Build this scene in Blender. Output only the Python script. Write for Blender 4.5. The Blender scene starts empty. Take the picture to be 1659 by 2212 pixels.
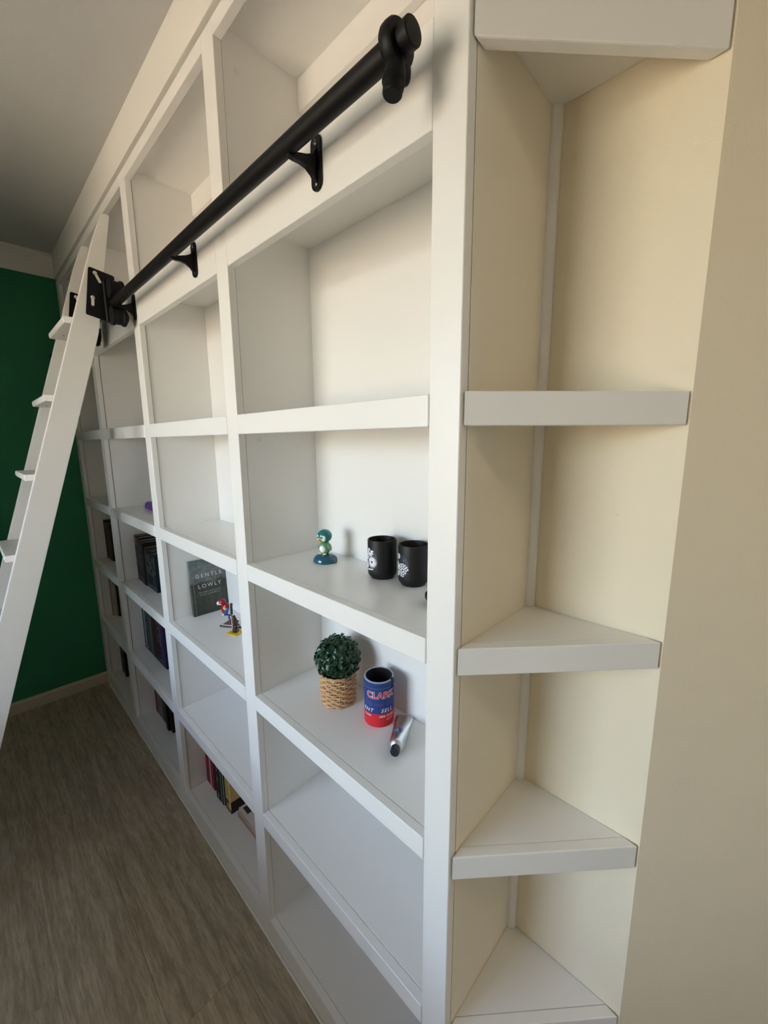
import bpy, bmesh, math, random
from mathutils import Vector, Matrix
R = math.radians
rng = random.Random(7)
scene = bpy.context.scene
C = scene.collection

# ------------------------------------------------------------------ camera
FPX, IW, IH = 881.95, 1659.0, 2212.0
cam_d = bpy.data.cameras.new('camera')
cam_d.sensor_fit = 'VERTICAL'
cam_d.sensor_height = 32.0
cam_d.lens = FPX / IH * 32.0
cam_d.clip_start = 0.02
cam = bpy.data.objects.new('camera', cam_d)
C.objects.link(cam)
yaw, pitch, roll = R(44.336), R(-9.706), R(-0.351)
f = Vector((-math.sin(yaw) * math.cos(pitch), math.cos(yaw) * math.cos(pitch), math.sin(pitch)))
rt = Vector((math.cos(yaw), math.sin(yaw), 0))
up = rt.cross(f)
r2 = math.cos(roll) * rt + math.sin(roll) * up
u2 = -math.sin(roll) * rt + math.cos(roll) * up
m = Matrix((r2, u2, -f)).transposed().to_4x4()
m.translation = Vector((0.3702, -0.4718, 1.5083))
cam.matrix_world = m
scene.camera = cam

# ------------------------------------------------------------------ sky, sun, exposure
world = bpy.data.worlds.new('world')
scene.world = world
world.use_nodes = True
wn = world.node_tree
wn.nodes.clear()
sky = wn.nodes.new('ShaderNodeTexSky')
sky.sky_type = 'NISHITA'
sky.sun_disc = False
sky.sun_elevation = R(48)
sky.sun_rotation = R(20)
bg = wn.nodes.new('ShaderNodeBackground')
bg.inputs['Strength'].default_value = 0.50
wo = wn.nodes.new('ShaderNodeOutputWorld')
hs = wn.nodes.new('ShaderNodeHueSaturation')          # thin white haze over the blue
hs.inputs['Saturation'].default_value = 0.72
wn.links.new(sky.outputs[0], hs.inputs['Color'])
wn.links.new(hs.outputs[0], bg.inputs['Color'])
wn.links.new(bg.outputs[0], wo.inputs['Surface'])

sun_d = bpy.data.lights.new('sun', 'SUN')
sun_d.energy = 10.6
sun_d.angle = R(0.6)
sun_d.color = (1.0, 0.93, 0.82)
sun = bpy.data.objects.new('sun', sun_d)
C.objects.link(sun)
sun.rotation_euler = (R(-42), 0, R(-15))      # stands behind the house: only the ground outside is sunlit
sun.location = (0, 6, 6)

WIN = dict(x0=-1.32, x1=-0.20, z0=0.85, z1=2.15, y=-2.1)     # window in the wall opposite the bookcase
por_d = bpy.data.lights.new('window_daylight_portal', 'AREA')
por_d.shape = 'RECTANGLE'
por_d.size = WIN['x1'] - WIN['x0']
por_d.size_y = WIN['z1'] - WIN['z0']
por_d.cycles.is_portal = True
por = bpy.data.objects.new('window_daylight_portal', por_d)
C.objects.link(por)
por.location = ((WIN['x0'] + WIN['x1']) / 2, WIN['y'] - 0.06, (WIN['z0'] + WIN['z1']) / 2)
por.rotation_euler = (R(90), 0, 0)
vs = scene.view_settings
vs.view_transform = 'Standard'
vs.look = 'None'
vs.gamma = 1.0
vs.use_curve_mapping = False
vs.exposure = 2.44
cy = scene.cycles
cy.max_bounces = 10
cy.diffuse_bounces = 8
cy.glossy_bounces = 4
cy.caustics_reflective = False
cy.caustics_refractive = False
cy.use_denoising = True

# ------------------------------------------------------------------ materials
MATS = {}
def mat(name, col, rough=0.5, metal=0.0, spec=0.5, bump=0.0, bscale=200.0, var=0.0, vscale=6.0, coat=0.0):
    if name in MATS: return MATS[name]
    M = bpy.data.materials.new(name); M.use_nodes = True
    nt = M.node_tree; b = nt.nodes['Principled BSDF']
    b.inputs['Base Color'].default_value = (*col, 1)
    b.inputs['Roughness'].default_value = rough
    b.inputs['Metallic'].default_value = metal
    b.inputs['Specular IOR Level'].default_value = spec
    b.inputs['Coat Weight'].default_value = coat
    if bump or var:
        tc = nt.nodes.new('ShaderNodeTexCoord')
    if bump:
        n = nt.nodes.new('ShaderNodeTexNoise'); n.inputs['Scale'].default_value = bscale
        n.inputs['Detail'].default_value = 3
        bp = nt.nodes.new('ShaderNodeBump'); bp.inputs['Strength'].default_value = bump
        bp.inputs['Distance'].default_value = 0.002
        nt.links.new(tc.outputs['Object'], n.inputs['Vector'])
        nt.links.new(n.outputs['Fac'], bp.inputs['Height'])
        nt.links.new(bp.outputs[0], b.inputs['Normal'])
    if var:
        n2 = nt.nodes.new('ShaderNodeTexNoise'); n2.inputs['Scale'].default_value = vscale
        n2.inputs['Detail'].default_value = 4
        rp = nt.nodes.new('ShaderNodeValToRGB')
        rp.color_ramp.elements[0].position = 0.3; rp.color_ramp.elements[1].position = 0.7
        rp.color_ramp.elements[0].color = (*[c * (1 - var) for c in col], 1)
        rp.color_ramp.elements[1].color = (*[min(1, c * (1 + var)) for c in col], 1)
        nt.links.new(tc.outputs['Object'], n2.inputs['Vector'])
        nt.links.new(n2.outputs['Fac'], rp.inputs[0])
        nt.links.new(rp.outputs[0], b.inputs['Base Color'])
    MATS[name] = M
    return M

white = mat('white_satin_paint', (0.80, 0.79, 0.76), 0.38, bump=0.05, bscale=700, var=0.012, vscale=3)
board = mat('white_melamine', (0.80, 0.79, 0.765), 0.24, bump=0.03, bscale=900)
ladder_white = mat('ladder_white_paint', (0.74, 0.72, 0.68), 0.45, bump=0.05, bscale=500)
cap_white = mat('tread_end_white', (0.88, 0.87, 0.85), 0.4)
cream = mat('cream_wall_paint', (0.78, 0.70, 0.54), 0.75, bump=0.16, bscale=330, spec=0.3)
green = mat('deep_green_wall_paint', (0.026, 0.200, 0.090), 0.65, bump=0.2, bscale=260, spec=0.3)
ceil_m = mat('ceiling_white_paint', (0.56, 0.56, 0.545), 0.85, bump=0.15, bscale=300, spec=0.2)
roomwall = mat('pale_wall_paint', (0.70, 0.68, 0.62), 0.8, bump=0.2, bscale=260)
trimw = mat('trim_white_paint', (0.78, 0.76, 0.70), 0.5)
skirt_m = mat('skirting_tan_paint', (0.52, 0.46, 0.36), 0.5)
cream_satin = mat('cream_satin_panel', (0.80, 0.74, 0.62), 0.5, bump=0.05, bscale=600)
black = mat('black_powder_coat', (0.0045, 0.004, 0.0035), 0.5, bump=0.03, bscale=900, spec=0.22)
rubber = mat('black_rubber', (0.004, 0.004, 0.0042), 0.6, spec=0.2)
steel = mat('pale_screw_steel', (0.75, 0.70, 0.60), 0.35, metal=0.7)
dark = mat('dark_recess', (0.03, 0.028, 0.025), 0.8)
lawn = mat('outside_paving', (0.55, 0.45, 0.33), 0.9)

def floor_material():
    M = bpy.data.materials.new('grey_oak_plank'); M.use_nodes = True
    nt = M.node_tree; b = nt.nodes['Principled BSDF']
    tc = nt.nodes.new('ShaderNodeTexCoord'); oi = nt.nodes.new('ShaderNodeObjectInfo')
    mp = nt.nodes.new('ShaderNodeMapping'); mp.inputs['Scale'].default_value = (2.4, 20, 20)
    add = nt.nodes.new('ShaderNodeVectorMath'); add.operation = 'ADD'
    sc = nt.nodes.new('ShaderNodeVectorMath'); sc.operation = 'SCALE'; sc.inputs['Scale'].default_value = 37
    cmb = nt.nodes.new('ShaderNodeCombineXYZ')
    for i in range(3): nt.links.new(oi.outputs['Random'], cmb.inputs[i])
    nt.links.new(cmb.outputs[0], sc.inputs[0])
    nt.links.new(tc.outputs['Object'], mp.inputs[0])
    nt.links.new(mp.outputs[0], add.inputs[0]); nt.links.new(sc.outputs[0], add.inputs[1])
    n = nt.nodes.new('ShaderNodeTexNoise'); n.inputs['Scale'].default_value = 1.6; n.inputs['Detail'].default_value = 8
    n.inputs['Roughness'].default_value = 0.62; n.inputs['Distortion'].default_value = 0.8
    n2 = nt.nodes.new('ShaderNodeTexNoise'); n2.inputs['Scale'].default_value = 7; n2.inputs['Detail'].default_value = 9; n2.inputs['Roughness'].default_value = 0.75
    nt.links.new(add.outputs[0], n.inputs['Vector']); nt.links.new(add.outputs[0], n2.inputs['Vector'])
    rp = nt.nodes.new('ShaderNodeValToRGB'); e = rp.color_ramp.elements
    e[0].position = 0.30; e[0].color = (0.37, 0.31, 0.235, 1)
    e[1].position = 0.72; e[1].color = (0.56, 0.485, 0.38, 1)
    mid = e.new(0.5); mid.color = (0.46, 0.392, 0.30, 1)
    nt.links.new(n.outputs['Fac'], rp.inputs[0])
    mx = nt.nodes.new('ShaderNodeMix'); mx.data_type = 'RGBA'; mx.blend_type = 'MULTIPLY'; mx.inputs['Factor'].default_value = 0.75
    rp2 = nt.nodes.new('ShaderNodeValToRGB'); rp2.color_ramp.elements[0].position = 0.35; rp2.color_ramp.elements[1].position = 0.6
    rp2.color_ramp.elements[0].color = (0.50, 0.48, 0.45, 1); rp2.color_ramp.elements[1].color = (1, 1, 1, 1)
    nt.links.new(n2.outputs['Fac'], rp2.inputs[0])
    nt.links.new(rp.outputs[0], mx.inputs['A']); nt.links.new(rp2.outputs[0], mx.inputs['B'])
    wv = nt.nodes.new('ShaderNodeTexWave'); wv.wave_type = 'BANDS'; wv.bands_direction = 'Y'
    wv.inputs['Scale'].default_value = 0.32; wv.inputs['Distortion'].default_value = 14; wv.inputs['Detail'].default_value = 4; wv.inputs['Detail Scale'].default_value = 0.8
    nt.links.new(add.outputs[0], wv.inputs['Vector'])
    rp3 = nt.nodes.new('ShaderNodeValToRGB'); rp3.color_ramp.elements[0].color = (0.72, 0.70, 0.67, 1); rp3.color_ramp.elements[1].color = (1, 1, 1, 1)
    rp3.color_ramp.elements[0].position = 0.05; rp3.color_ramp.elements[1].position = 0.45
    nt.links.new(wv.outputs['Fac'], rp3.inputs[0])
    mx2 = nt.nodes.new('ShaderNodeMix'); mx2.data_type = 'RGBA'; mx2.blend_type = 'MULTIPLY'; mx2.inputs['Factor'].default_value = 0.45
    nt.links.new(mx.outputs['Result'], mx2.inputs['A']); nt.links.new(rp3.outputs[0], mx2.inputs['B'])
    nt.links.new(mx2.outputs['Result'], b.inputs['Base Color'])
    b.inputs['Roughness'].default_value = 0.5
    bp = nt.nodes.new('ShaderNodeBump'); bp.inputs['Strength'].default_value = 0.12; bp.inputs['Distance'].default_value = 0.002
    nt.links.new(n2.outputs['Fac'], bp.inputs['Height']); nt.links.new(bp.outputs[0], b.inputs['Normal'])
    return M
plank_m = floor_material()

# ------------------------------------------------------------------ mesh helpers
def link(o, parent=None):
    C.objects.link(o)
    if parent is not None:
        o.parent = parent
        o.matrix_parent_inverse = Matrix.Identity(4)
    return o
def obj(name, bm, m, parent=None, smooth=False, loc=None):
    me = bpy.data.meshes.new(name)
    bmesh.ops.recalc_face_normals(bm, faces=bm.faces)
    bm.to_mesh(me); bm.free()
    for x in (m if isinstance(m, (list, tuple)) else [m]): me.materials.append(x)
    if smooth:
        for p in me.polygons: p.use_smooth = True
    o = bpy.data.objects.new(name, me)
    link(o, parent)
    if loc is not None: o.location = loc
    return o
def smooth_angle(o, deg=40):
    for p in o.data.polygons: p.use_smooth = True
    try:
        o.data.set_sharp_from_angle(angle=R(deg))
    except Exception: pass
    return o
def tag(o, label, cat, group=None):
    o['label'] = label; o['category'] = cat
    if group: o['group'] = group
    return o
def struct(o, label=None):
    o['kind'] = 'structure'
    if label: o['label'] = label
    return o
def thing(name, label, cat, loc=(0, 0, 0), rz=0.0, group=None):
    o = bpy.data.objects.new(name, None); C.objects.link(o)
    o.empty_display_size = 0.05
    o.location = loc; o.rotation_euler = (0, 0, rz)
    return tag(o, label, cat, group)

def box(x0, x1, y0, y1, z0, z1, bev=0.0, bm=None, seg=1):
    b = bm or bmesh.new()
    r = bmesh.ops.create_cube(b, size=1)
    vs_ = r['verts']
    for v in vs_:
        v.co = Vector((x0 + (v.co.x + .5) * (x1 - x0), y0 + (v.co.y + .5) * (y1 - y0), z0 + (v.co.z + .5) * (z1 - z0)))
    if bev > 0:
        es = list({e for v in vs_ for e in v.link_edges})
        bmesh.ops.bevel(b, geom=es, offset=bev, segments=seg, profile=0.5, affect='EDGES')
    return b
def prism(pts, ax, a0, a1, bev=0.0, bm=None, seg=1):
    """extrude a polygon along axis ax (0,1,2); pts are the two other coordinates in order"""
    b = bm or bmesh.new()
    def mk(p, a):
        l = list(p); l.insert(ax, a); return Vector(l)
    lo = [b.verts.new(mk(p, a0)) for p in pts]; hi = [b.verts.new(mk(p, a1)) for p in pts]
    n = len(pts)
    fs = [b.faces.new(lo), b.faces.new(hi[::-1])]
    for i in range(n): fs.append(b.faces.new((lo[i], hi[i], hi[(i + 1) % n], lo[(i + 1) % n])))
    bmesh.ops.recalc_face_normals(b, faces=fs)
    if bev > 0:
        es = list({e for f_ in fs for e in f_.edges})
        bmesh.ops.bevel(b, geom=es, offset=bev, segments=seg, profile=0.5, affect='EDGES')
    return b
def lathe(prof, seg=48, bm=None, mat_=Matrix.Identity(4), close=True):
    """prof = [(r,z)...]; r=0 ends make poles"""
    b = bm or bmesh.new(); rings = []
    for r, z in prof:
        if r < 1e-7: rings.append([b.verts.new(mat_ @ Vector((0, 0, z)))])
        else: rings.append([b.verts.new(mat_ @ Vector((r * math.cos(2 * math.pi * i / seg), r * math.sin(2 * math.pi * i / seg), z))) for i in range(seg)])
    for A, B in zip(rings, rings[1:]):
        for i in range(seg):
            j = (i + 1) % seg
            if len(A) == 1 and len(B) == 1: continue
            if len(A) == 1: b.faces.new((A[0], B[i], B[j]))
            elif len(B) == 1: b.faces.new((A[i], B[0], A[j]))
            else: b.faces.new((A[i], B[i], B[j], A[j]))
    return b
def tube(path, r, seg=8, closed=False, bm=None, caps=True):
    b = bm or bmesh.new(); n = len(path); P = [Vector(p) for p in path]; rings = []
    rr = r if isinstance(r, (list, tuple)) else [r] * n
    nrm = None
    for i in range(n):
        a = P[(i - 1) % n] if (closed or i > 0) else P[i]
        c = P[(i + 1) % n] if (closed or i < n - 1) else P[i]
        t = (c - a).normalized()
        if nrm is None:
            nrm = t.orthogonal().normalized()
            if abs(t.z) < 0.9: nrm = (Vector((0, 0, 1)) - t * t.z).normalized()
        nrm = (nrm - t * nrm.dot(t)).normalized()
        bn = t.cross(nrm)
        rings.append([b.verts.new(P[i] + rr[i] * (math.cos(2 * math.pi * k / seg) * nrm + math.sin(2 * math.pi * k / seg) * bn)) for k in range(seg)])
    m_ = n if closed else n - 1
    for i in range(m_):
        A, B = rings[i], rings[(i + 1) % n]
        for k in range(seg):
            b.faces.new((A[k], B[k], B[(k + 1) % seg], A[(k + 1) % seg]))
    if caps and not closed:
        b.faces.new(rings[0][::-1]); b.faces.new(rings[-1])
    return b
def ellipsoid(c, rx, ry, rz, u=24, v=16, bm=None, rot=None):
    b = bm or bmesh.new()
    r = bmesh.ops.create_uvsphere(b, u_segments=u, v_segments=v, radius=1)
    for w in r['verts']:
        p = Vector((w.co.x * rx, w.co.y * ry, w.co.z * rz))
        if rot is not None: p = rot @ p
        w.co = p + Vector(c)
    return b
def axis_mat(loc, z_dir):
    q = Vector(z_dir).normalized().to_track_quat('Z', 'Y')
    return Matrix.Translation(Vector(loc)) @ q.to_matrix().to_4x4()
def text_bm(s, size, offset=0.0, spacing=1.0, shear=0.0, align='CENTER', extrude=0.0):
    cu = bpy.data.curves.new('lettering', 'FONT'); cu.body = s; cu.size = size; cu.align_x = align
    cu.offset = offset; cu.space_character = spacing; cu.shear = shear; cu.resolution_u = 4; cu.extrude = extrude
    o = bpy.data.objects.new('lettering', cu); C.objects.link(o)
    dg = bpy.context.evaluated_depsgraph_get(); dg.update()
    me = bpy.data.meshes.new_from_object(o.evaluated_get(dg))
    b = bmesh.new(); b.from_mesh(me)
    bpy.data.objects.remove(o); bpy.data.curves.remove(cu); bpy.data.meshes.remove(me)
    return b
def wrap(bm, r, ang0, z0, lift=0.0004):
    """bend flat (x,y) lettering round a vertical cylinder; ang0 = where x=0 sits, +x runs to larger angle"""
    for v in bm.verts:
        a = ang0 + v.co.x / r; z = z0 + v.co.y
        v.co = Vector(((r + lift) * math.cos(a), (r + lift) * math.sin(a), z))
    return bm
def copy_tree(o, parent=None):
    c = o.copy(); C.objects.link(c); c.parent = parent
    for ch in list(o.children): copy_tree(ch, c)
    return c

# ------------------------------------------------------------------ levels and lines of the place
ZF, ZC = 0.02, 2.503                     # floor, ceiling
YB, YW = 0.2273, 0.2427                  # inside back of the bookcase, wall behind it
XWL = -2.56                              # green wall
ST = [(-2.56, -2.497), (-1.9715, -1.9157), (-1.2954, -1.2381), (-0.6354, -0.58), (0.0, 0.0519)]   # front uprights
SH = [(1.5749, 1.5295), (1.204, 1.1606), (0.8363, 0.7928), (0.4684, 0.4267)]                      # shelves top, bottom
ZB = 0.094                               # bottom shelf
FT = 0.018                               # front boards

# ------------------------------------------------------------------ the setting
def wall(name, bm, m, label=None):
    return struct(obj(name, bm, m), label)
fl = bpy.data.objects.new('floor', None); C.objects.link(fl); struct(fl, 'grey brown wood plank floor')
obj('subfloor', box(XWL - 0.1, 2.3, WIN['y'] - 0.1, 2.3, -0.10, ZF - 0.006), dark, fl)
PWID = 0.19; yrow = 0.10; k = 0
plank_mesh = {}
while yrow > WIN['y']:
    x = XWL - [0.0, 0.62, 0.31, 0.93][k % 4]
    while x < 2.2:
        x0, x1 = max(x, XWL), min(x + 1.30, 2.2)
        key = round(x1 - x0, 3)
        if key not in plank_mesh:
            o = obj('plank', box(0, x1 - x0 - 0.0004, 0, PWID - 0.0004, -0.006, 0, 0.0005), plank_m, fl)
            plank_mesh[key] = o.data
        else:
            o = bpy.data.objects.new('plank', plank_mesh[key]); link(o, fl)
        o.location = (x0, yrow - PWID, ZF)
        x += 1.30
    yrow -= PWID; k += 1

wall('wall_back', box(XWL - 0.1, 0.2687, YW, YW + 0.05, 0, ZC), cream, 'cream painted wall behind the shelving')
# splayed wall that runs on in line with the corner shelf fronts
sx, sy = 0.2687, YW; dx, dy = 0.676, 0.737; L = 2.4; nx, ny = -dy, dx
wall('wall_right', prism([(sx, sy), (sx + dx * L, sy + dy * L), (sx + dx * L + nx * 0.05, sy + dy * L + ny * 0.05), (sx + nx * 0.02 , sy + 0.05)], 2, 0, ZC), cream, 'splayed cream wall beside the corner shelves')
wall('wall_left', box(XWL - 0.1, XWL, WIN['y'] - 0.1, YW, 0, ZC), green, 'deep green painted end wall')
wall('wall_shade_block', box(XWL, -1.28, WIN['y'], -1.13, 0, ZC), roomwall, 'unseen pale wall block added beside the window to shade the left bays')  # added out of view to keep window light off the left bays
wall('wall_side', box(2.2, 2.3, WIN['y'] - 0.1, 2.3, 0, ZC), roomwall)
W = WIN
fw = bpy.data.objects.new('wall_front', None); C.objects.link(fw); struct(fw, 'pale wall with the window')
obj('wall_segment', box(XWL - 0.1, W['x0'], W['y'] - 0.1, W['y'], 0, ZC), roomwall, fw)
obj('wall_segment', box(W['x1'], 2.3, W['y'] - 0.1, W['y'], 0, ZC), roomwall, fw)
obj('wall_segment', box(W['x0'], W['x1'], W['y'] - 0.1, W['y'], 0, W['z0']), roomwall, fw)
obj('wall_segment', box(W['x0'], W['x1'], W['y'] - 0.1, W['y'], W['z1'], ZC), roomwall, fw)
wf = bpy.data.objects.new('window_1', None); C.objects.link(wf); struct(wf, 'white framed window')
for (a, b_, c_, d_) in [(W['x0'], W['x0'] + .04, W['z0'], W['z1']), (W['x1'] - .04, W['x1'], W['z0'], W['z1']),
                        (W['x0'], W['x1'], W['z0'], W['z0'] + .04), (W['x0'], W['x1'], W['z1'] - .04, W['z1'])]:
    obj('window_frame', box(a, b_, W['y'] - .09, W['y'] - .07, c_, d_), trimw, wf)
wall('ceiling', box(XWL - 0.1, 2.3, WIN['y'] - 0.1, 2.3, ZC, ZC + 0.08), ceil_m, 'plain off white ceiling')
struct(obj('ground_outside', prism([(-14, -24), (24, -24), (24, WIN['y'] - 0.1), (-14, WIN['y'] - 0.1)], 2, -0.35, -0.30), lawn), 'sunlit paving outside the window')
# unseen warm light added round the corner to brighten the faces turned right
hl = thing('added_warm_light', 'unseen round warm light added beside the splayed wall to brighten the corner', 'ceiling light', (1.5, 0.35, ZC))
obj('rim', lathe([(0.15, 0), (0.155, -0.01), (0.15, -0.035), (0.14, -0.038), (0.14, 0)], 40), trimw, hl)
hd = bpy.data.lights.new('added_warm_lamp', 'AREA'); hd.shape = 'DISK'; hd.size = 0.27; hd.energy = 0.72; hd.color = (1.0, 0.80, 0.56)
ho = bpy.data.objects.new('added_warm_lamp', hd); link(ho, hl); ho.location = (0, 0, -0.034)
# unseen desk added so its top keeps window light off the lowest shelves
dk = thing('desk', 'unseen plain wooden desk added before the window to shade the lowest shelves', 'desk', (-0.74, -1.22, ZF))
dkm = mat('desk_wood', (0.30, 0.19, 0.11), 0.5, var=0.1, vscale=12)
obj('desktop', box(-0.50, 0.50, -0.36, 0.36, 0.69, 0.72, 0.003), dkm, dk)
for sx_ in (-1, 1):
    for sy_ in (-1, 1): obj('leg', box(sx_ * 0.44 - 0.025, sx_ * 0.44 + 0.025, sy_ * 0.31 - 0.025, sy_ * 0.31 + 0.025, 0, 0.69, 0.002), dkm, dk)
obj('modesty_panel', box(-0.415, 0.415, 0.30, 0.316, 0.30, 0.69), dkm, dk)

# trim: cornice on the green wall, flat cornice board above the bookcase, skirting
ZK = 2.3845
struct(obj('trim_1', prism([(XWL, ZK), (XWL + 0.006, ZK), (XWL + 0.012, ZC - 0.016), (XWL + 0.018, ZC - 0.013), (XWL + 0.018, ZC), (XWL, ZC)], 1, WIN['y'], -0.006), trimw), 'white cornice along the top of the green wall')
struct(obj('trim_2', box(XWL, 0.0519, -0.006, 0.10, ZK, ZC, 0.0006), trimw), 'flat white cornice board between bookcase and ceiling')
struct(obj('baseboard_left', prism([(XWL, ZF), (XWL + 0.014, ZF), (XWL + 0.014, ZF + 0.055), (XWL + 0.008, ZF + 0.066), (XWL, ZF + 0.068)], 1, WIN['y'], -0.001), skirt_m), 'low pale tan skirting board under the green wall')

# ------------------------------------------------------------------ bookcase
bk = thing('built_in_bookcase', 'white built-in bookcase of four open bays across the whole wall', 'bookcase', (0, 0, 0))
for i, (a, b_) in enumerate(ST):
    obj('upright', box(a, b_, 0, FT, ZF, 2.375, 0.0010), white, bk)
    if i == 0: pa, pb = a, b_ - 0.004
    elif i == 4: pa, pb = a + 0.0006, b_ - 0.0008
    elif i == 3: pa, pb = a + 0.003, b_ - 0.0006
    else: pa, pb = a + 0.003, b_ - 0.0035
    obj('side_panel', box(pa, pb, FT + (0.0007 if i > 2 else 0.0022), YB + 0.012, ZF, 2.375, 0.0004), board, bk)
obj('top_panel', box(ST[0][0], ST[4][1], 0.02, YB + 0.012, 2.375, 2.385), board, bk)
for i in range(4):
    x0, x1 = ST[i][1], ST[i + 1][0]
    obj('back_panel', box(x0 - 0.003, x1 + 0.002, YB, YB + 0.012, ZF, 2.375), board, bk)
    obj('top_rail', box(x0 + 0.0002, x1 - 0.0002, 0, FT, 2.3431, 2.375, 0.0008), white, bk)
    obj('cleat', box(x0 - 0.003, x1 + 0.002, YB - 0.018, YB - 0.0002, 2.306, 2.375, 0.0006), board, bk)
    obj('rail_board', box(x0 + 0.0004, x1 - 0.0004, 0.0002, FT, 1.9023, 2.0235, 0.0010), white, bk)
    obj('fixed_shelf', box(x0 - 0.003, x1 + 0.002, FT, YB, 2.004, 2.0235, 0.0004), board, bk)
    for zt, zb in SH:
        s = obj('shelf', box(x0 - 0.003, x1 + 0.0018, FT + 0.0005, YB - 0.0005, zt - 0.022, zt, 0.0006), board, bk)
        obj('shelf_lipping', box(x0 + 0.0004, x1 - 0.0008, -0.0008, FT, zb, zt + 0.0002, 0.0012), white, s)
    s = obj('shelf', box(x0 - 0.003, x1 + 0.0018, FT + 0.0005, YB - 0.0005, ZB - 0.02, ZB, 0.0006), board, bk)
obj('kick_board', box(ST[0][1], ST[4][0] - 0.0004, 0.0004, FT, ZF, ZB, 0.0010), white, bk)
obj('floor_bead', box(ST[0][1], 0.05, -0.006, 0.0, ZF, ZF + 0.006, 0.002), white, bk)
# faint round cover caps on the side panel of the first bay
for (yy, zz) in ((0.055, 1.517), (0.050, 2.305)):
    obj('cover_cap', lathe([(0, 0), (0.0072, 0), (0.0074, 0.0004), (0, 0.0006)], 20, mat_=axis_mat((-0.5806, yy, zz), (1, 0, 0))), mat('cap_grey', (0.70, 0.68, 0.65), 0.5), bk)

# ------------------------------------------------------------------ corner shelves
cs = thing('corner_shelf_unit', 'white slanted corner shelves between the bookcase end post and splayed wall', 'shelves', (0.16, 0.16, ZF))
def cobj(name, bm, m, parent=cs):
    for v in bm.verts: v.co -= Vector((0.16, 0.16, ZF))
    return obj(name, bm, m, parent)
A = (0.0540, 0.0067); B = (0.2662, 0.2382)
dl = math.hypot(B[0] - A[0], B[1] - A[1]); ux, uy = (B[0] - A[0]) / dl, (B[1] - A[1]) / dl
qx, qy = -uy, ux                          # inwards, away from the room
A2 = (A[0] + qx * FT, A[1] + qy * FT)
def front_board(z0, z1, bev=0.0014):
    return prism([A, B, (B[0] + qx * FT * 0.55, B[1] + qy * FT * 0.55 if B[1] + qy * FT * 0.55 < YW else YW - 0.0003), (A[0] + 0.0003, A[1] + qy * FT + 0.012 )], 2, z0, z1, bev)
g = 0.0005
# where the inner line of the front board meets end panel and wall
def inner(t): return (A[0] + ux * t + qx * (FT + g), A[1] + uy * t + qy * (FT + g))
tA = (0.0525 - A[0] - qx * (FT + g)) / ux
tB = (YW - 0.0006 - A[1] - qy * (FT + g)) / uy
iA, iB = inner(tA), inner(tB)
tri = [iA, iB, (0.0525, YW - 0.0006)]
tA0 = (0.0525 - A[0] - qx * FT) / ux; tB0 = (YW - 0.0006 - A[1] - qy * FT) / uy
fA = (A[0] + ux * tA0 + qx * FT, A[1] + uy * tA0 + qy * FT); fB = (A[0] + ux * tB0 + qx * FT, A[1] + uy * tB0 + qy * FT)
fpoly = [A, B, fB, fA]
for zt, zb in SH + [(ZB, ZF)]:
    s = cobj('shelf', prism(tri, 2, zt - 0.022, zt, 0.0004), board)
    cobj('shelf_front', prism(fpoly, 2, zb, zt + 0.0003, 0.0016, seg=2), white, s)
cobj('end_panel', box(0.0512, 0.0522, FT + 0.0008, YW - 0.0004, ZF, 2.03), cream_satin)
cobj('top_fascia', prism(fpoly, 2, 1.975, 2.44, 0.0022, seg=2), white)
cobj('soffit', prism(tri, 2, 2.018, 2.036), board)
# quarter-round bead in the corner
pr_ = [(0.0523, YW - 0.0005)] + [(0.0523 + 0.013 * math.cos(a), YW - 0.0005 - 0.013 * math.sin(a)) for a in [R(q) for q in range(0, 91, 10)]]
cobj('corner_bead', prism(pr_, 2, ZF, 2.018), white)
# blobs of filler on the cream wall
for (bx_, bz_) in ((0.176, 1.461), (0.189, 1.392), (0.160, 1.262)):
    cobj('filler_spot', ellipsoid((bx_, YW, bz_), 0.0022, 0.0012, 0.0014, 10, 6), cap_white)

# ------------------------------------------------------------------ rail for the ladder
YR, ZR, RR = -0.055, 1.967, 0.0138
rl = thing('ladder_rail', 'long black tubular rail on brackets along the bookcase front', 'rail', (-0.2395, -0.003, ZR))
def robj(name, bm, m, parent=rl, smooth=False):
    for v in bm.verts: v.co -= Vector((-0.2395, -0.003, ZR))
    return obj(name, bm, m, parent, smooth)
smooth_angle(robj('pole', tube([(-2.50, YR, ZR), (0.0035, YR, ZR)], RR, 32), black))
for bx_ in (-0.2395, -0.7505, -1.262, -1.775, -2.286):
    hw, z0, z1 = 0.0132, 1.9217, 2.0045
    pts = []
    for q in range(0, 181, 15): pts.append((bx_ + hw * math.cos(R(q)), z1 - hw + hw * math.sin(R(q))))
    for q in range(180, 361, 15): pts.append((bx_ + hw * math.cos(R(q)), z0 + hw + hw * math.sin(R(q))))
    b = prism(pts, 1, -0.0045, -0.0002, 0.0006)
    # curved arm from the plate to the underside of the pole
    prof = [(-0.004, 1.985), (-0.012, 1.972), (-0.024, 1.966), (-0.040, 1.961), (YR + 0.004, 1.9565), (YR - 0.004, 1.9535), (YR - 0.004, 1.950),
            (YR + 0.006, 1.9485), (-0.036, 1.9495), (-0.024, 1.948), (-0.014, 1.942), (-0.004, 1.930)]
    prism(prof, 0, bx_ - 0.0048, bx_ + 0.0048, 0.0008, bm=b)
    br = robj('bracket', b, black)
    for zz in (1.9335, 1.9925):
        robj('screw', lathe([(0, 0.0016), (0.0026, 0.0014), (0.0048, 0.0004), (0.0055, 0)], 16, mat_=axis_mat((bx_ - 0.001, -0.0046, zz), (0, -1, 0))), mat('black_screw', (0.05, 0.05, 0.05), 0.25, metal=0.6), br)
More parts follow.
